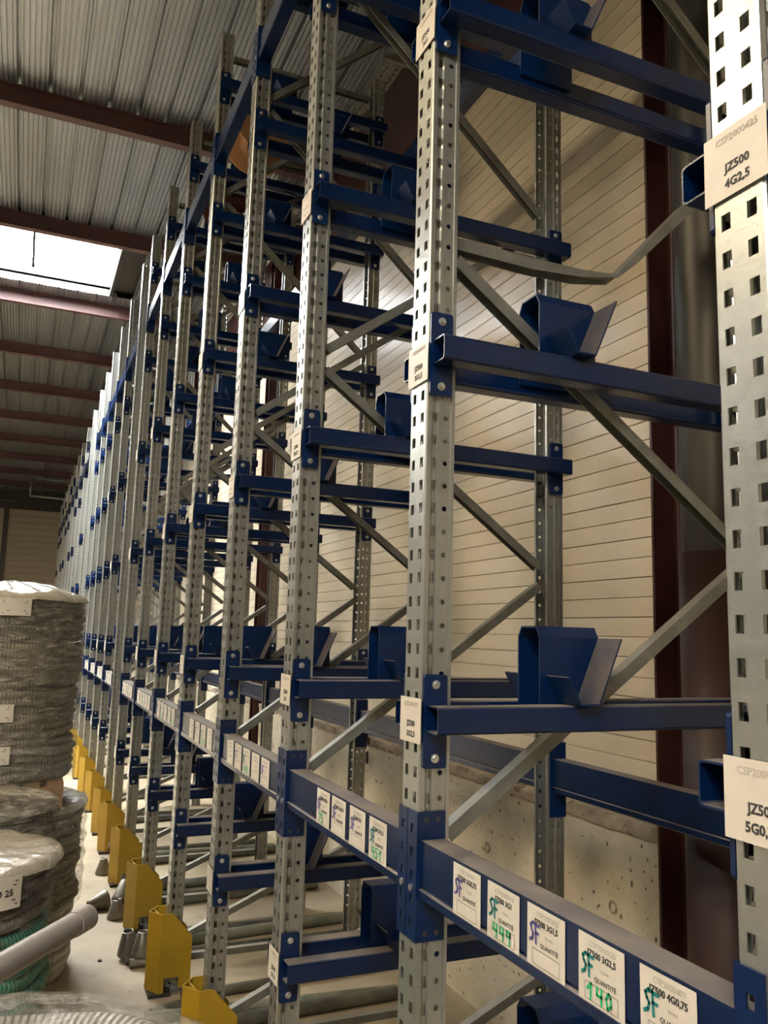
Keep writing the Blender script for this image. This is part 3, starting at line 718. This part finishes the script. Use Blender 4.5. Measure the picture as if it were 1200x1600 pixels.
cone(5, (.742, 4.84, .045), None, 1.1, 'steel cone standing on a short pipe piece beside the second guard')
ob('pipe_offcut', MB().pipe((0, 0, .024), (.15, .0, .024), .024, .018, 16).mesh('offcut', 'cone', True), None, (.675, 4.80, 0), label='short steel pipe piece under the cone by the guard', category='pipe')
ob('pipe_offcut', MB().pipe((0, 0, .03), (.30, .10, .03), .030, .024, 16).mesh('offcut', 'axle', True), None, (.695, 4.14, 0), label='dark steel tube piece under the cut-out of the large yellow guard', category='pipe')
ob('floor_nut', MB().tube((0, 0, 0), (0, 0, .008), .012, 6).mesh('nut', 'dark'), None, (.54, 4.95, 0), label='tiny dark nut lying alone on the pale aisle floor', category='nut')

# cable drums resting in high cradles ------------------------------------
def drum(loc, r, w, m, lb):
    t = empty('cable_drum', loc, lb, 'cable drum')
    for s in (-1, 1):
        b = MB(); b.lathe([(.03, s*w/2-.006), (r, s*w/2-.006), (r, s*w/2+.006), (.03, s*w/2+.006)], 48); ob('flange', recalc(b.mesh('flange', m)), t, (0, 0, 0), (pi/2, 0, 0))
    ob('barrel', MB().lathe([(r*.5, -w/2), (r*.5, w/2)], 32).mesh('barrel', m, True), t, (0, 0, 0), (pi/2, 0, 0))
    ob('axle', MB().tube((0, -.44, 0), (0, .44, 0), .016, 12).mesh('axle', 'axle', True), t)
drum((1.175, 4.95, 4.985), .205, .30, 'ply', 'brown plywood cable drum hanging in the top cradles')
drum((1.175, 5.92, 4.99), .16, .30, 'red', 'red cable drum in the cradles one bay beyond the plywood drum')

# ------------------------------------------------------------------ coil stacks on the left
def coil(parent_group, name, cx, cy, z0, z1, R, n, m, lb, ri=.55, seed=0):
    rg = random.Random(seed); h = (z1-z0)/n; pr_ = []
    pr_.append((R*ri, z0+.01))
    for k in range(n):
        dr = rg.uniform(-.010, .006)
        for a in range(7):
            an = -pi/2+pi*a/6; pr_.append((R+dr-h/2+h/2*math.cos(an), z0+h*(k+.5)+h/2*math.sin(an)))
    pr_ += [(R-h*1.0, z1-.004), (R-h*1.5, z1-h*.35), (R-h*2, z1-.002), (R-h*2.5, z1-h*.35), (R-h*3, z1-.004), (R*ri, z1-.01), (R*ri, z0+.01)]
    p1, p2 = rg.uniform(0, 6), rg.uniform(0, 6)
    fz = lambda a, r, z: ((.010*math.sin(3*a+p1)+.005*math.sin(9*a+z*25)) if r > R*.7 else 0, .006*math.sin(2*a+p2)+.004*math.sin(7*a+p1))
    return ob(name, MB().lathe(pr_, 96, 0, 0, fz).mesh('coil', m, True), None, (cx, cy, 0), label=lb, category='conduit coil', group=parent_group)
def film(cx, cy, z0, z1, R, lb, seed=0, crown=.05, topm='film_top', hole=.0, wr=.006, sm='film'):
    rg = random.Random(seed); t = empty('stretch_film', (cx, cy, 0), lb, 'plastic wrap')
    n = 46; pr_ = [(R, z0+(z1-z0)*k/n) for k in range(n+1)]
    ph = [rg.uniform(0, 6) for _ in range(8)]
    def fz(a, r, z):
        return (wr*math.sin(z*70+2.2*math.sin(3*a+ph[0])+ph[1])*(.5+.5*math.sin(5*a+z*9+ph[2]))+wr*.7*math.sin(17*a+ph[3]+z*30)*math.sin(z*40+ph[4]), 0)
    ob('side_wrap', MB().lathe(pr_, 150, 0, 0, fz).mesh('wrap', sm, True), t)
    pr2 = [(max(.001, hole), z1+crown), (R*.35, z1+crown*.95), (R*.62, z1+crown*.72), (R*.85, z1+crown*.35), (R*.97, z1+.008), (R+.003, z1-.02)]
    f2 = lambda a, r, z: (0.004*math.sin(11*a+ph[5]), (.010*math.sin(6*a+ph[6]+r*20)+.006*math.sin(19*a+ph[7]))*(r/R)*(1 if r < R*.9 else .3))
    ob('top_wrap', MB().lathe(pr2, 120, 0, 0, f2).mesh('wraptop', topm, True), t)
def pallet(cx, cy, z, w, d, lb, deck_n=7):
    t = empty('pallet', (cx, cy, z), lb, 'pallet')
    bw = w/(deck_n*1.35)
    dm = recalc(MB().box(-bw/2, bw/2, -d/2, d/2, .098, .120).mesh('slat', 'wood'))
    for k in range(deck_n): ob('slat', dm, t, (-w/2+bw/2+(w-bw)*k/(deck_n-1), 0, 0))
    bm2 = recalc(MB().box(-w/2, w/2, -.05, .05, .078, .098).mesh('stringer', 'wood')); bk = recalc(MB().box(-.05, .05, -.05, .05, .018, .078).mesh('block', 'wood'))
    bb = recalc(MB().box(-w/2, w/2, -.05, .05, 0, .018).mesh('runner', 'wood'))
    for yy in (-d/2+.05, 0, d/2-.05):
        ob('stringer', bm2, t, (0, yy, 0)); ob('runner', bb, t, (0, yy, 0))
        for xx in (-w/2+.05, 0, w/2-.05): ob('block', bk, t, (xx, yy, 0))
def sticker(cx, cy, R, ang, z, w, h, lb, big=None, name='coil_label'):
    t = empty(name, (cx, cy, z), lb, 'label')
    b = MB(); n = 8; a0 = ang-w/2/R
    b.sheet([((R)*math.cos(a0+w/R*k/n), (R)*math.sin(a0+w/R*k/n)) for k in range(n+1)], -.001, lambda p, q, s: (p, q, s), -h/2, h/2)
    ob('sheet', recalc(b.mesh('sticker', 'card')), t)
    P = [(strokes([[(-w*.40, h*.36), (w*.38, h*.36)], [(-w*.38, h*.24), (w*.34, h*.24)], [(-w*.25, -h*.22), (w*.34, -h*.22)], [(-w*.4, -h*.36), (w*.4, -h*.36)]], h*.035, 0).mesh('x', 'ink'), Matrix.Identity(4), 'ink')]
    if big: P.append((text_mesh(big, h*.30, 'ink', .0006), TX(w*.05, -.0, 0), 'ink'))
    me = merge(P)
    for v in me.vertices:
        a = ang+v.co.x/R; rr = R+.0022
        v.co = Vector((rr*math.cos(a), rr*math.sin(a), v.co.y))
    ob('printed_text', me, t)
# tall stack
TX_, TY_ = -.03, 4.95
G1 = 'conduit coils of the tall two-tier stack'
zz = .004
for i, (h, m, n, R, lb) in enumerate([(.36, 'coil_white', 8, .405, 'pale ribbed conduit coil at the very bottom of the tall stack'), (.25, 'coil_olive', 6, .43, 'olive conduit coil second from the bottom of the tall stack'), (.245, 'coil_grey', 5, .425, 'grey conduit coil just under the middle pallet of the tall stack')]):
    coil(G1, 'conduit_coil', TX_, TY_, zz, zz+h-.006, R, n, m, lb, seed=i+1); zz += h
film(TX_, TY_, .36, zz+.0, .446, 'clear stretch film around the lower tier of the tall stack', 3, .012)
TX_ = -.105
pallet(TX_, TY_, zz+.02, .74, .74, 'wooden pallet between the two tiers of the tall coil stack')
zz += .145; z_up = zz
for i, (h, m, n, lb) in enumerate([(.215, 'coil_grey', 5, 'grey conduit coil right above the middle pallet'), (.24, 'coil_olive', 6, 'olive conduit coil second above the middle pallet'), (.23, 'coil_olive', 6, 'olive conduit coil second from the top of the tall stack'), (.225, 'coil_dark', 5, 'dark conduit coil on top of the tall stack')]):
    coil(G1, 'conduit_coil', TX_, TY_, zz, zz+h-.006, .425, n, m, lb, seed=i+9); zz += h
film(TX_, TY_, z_up-.03, zz+.005, .440, 'clear stretch film around the upper tier of the tall stack', 4, .085, wr=.005)
for (px_ang, z, lb) in ((-pi/2+.17, 1.86, 'white printed label near the top rim of the tall wrapped stack'), (-pi/2+.08, 1.345, 'white printed label halfway up the tall wrapped stack'), (-pi/2+.08, 1.145, 'lowest white printed label on the upper tier of the tall stack')):
    sticker(TX_, TY_, .448, px_ang, z, .15, .085, lb)
# middle dark coils
zz = .006
for i in range(5): coil('dark conduit coils of the middle stack', 'conduit_coil', -.05, 4.12, zz, zz+.194, .262, 4, 'coil_dark', 'dark conduit coil in the low middle stack, %s from the floor' % ('first', 'second', 'third', 'fourth', 'topmost')[i], seed=20+i); zz += .200
film(-.05, 4.12, .03, zz, .278, 'clear stretch film over the dark coils in the middle', 6, .05, topm='film')
# front green stack
GX, GY = -.15, 3.42
zz = .006
for i, m in enumerate(('coil_green', 'coil_green', 'coil_green', 'coil_green', 'coil_dark')):
    coil('coils of the green stack', 'conduit_coil', GX, GY, zz, zz+.186, .345, 4, m, '%s conduit coil in the wrapped stack at left, %s from the bottom' % (m[5:], ('first', 'second', 'third', 'fourth', 'fifth')[i]), seed=30+i); zz += .190
film(GX, GY, .03, zz+.004, .362, 'clear glossy stretch film around the green and dark coil stack', 8, .012, wr=.009, sm='film_clear')
sticker(GX, GY, .374, -pi/2+.465, .905, .135, .10, 'white label reading Ø 25 on the wrapped stack of green coils', 'Ø 25')
# near coil at the bottom edge
pallet(0, 1.45, 0, .66, .66, 'wooden pallet under the nearest wrapped coil stack')
zz = .125
for i in range(5): coil('coils of the nearest stack', 'conduit_coil', 0, 1.45, zz, zz+.185, .368, 4, 'coil_grey', 'grey conduit coil in the nearest stack, %s from the floor' % ('first', 'second', 'third', 'fourth', 'topmost')[i], seed=40+i); zz += .187
film(0, 1.45, .13, zz+.012, .384, 'clear stretch film over the nearest coil stack at the bottom edge', 9, .006, topm='film_clear', hole=.19)
# grey pipe
p1 = Vector((.205, 2.20, H-.683)); p0 = Vector((.020, 1.95, H-.686)); d = (p1-p0).normalized()
t = empty('plastic_pipe', tuple(p1), 'grey plastic pipe with a socket end poking in from the left', 'pipe')
ob('tube', MB().pipe(tuple(-d*1.3), tuple(-d*.055), .0265, .0235, 28).mesh('tube', 'pvc', True), t)
ob('socket', MB().pipe(tuple(-d*.058), (0, 0, 0), .0285, .0262, 28).mesh('socket', 'pvc', True), t)
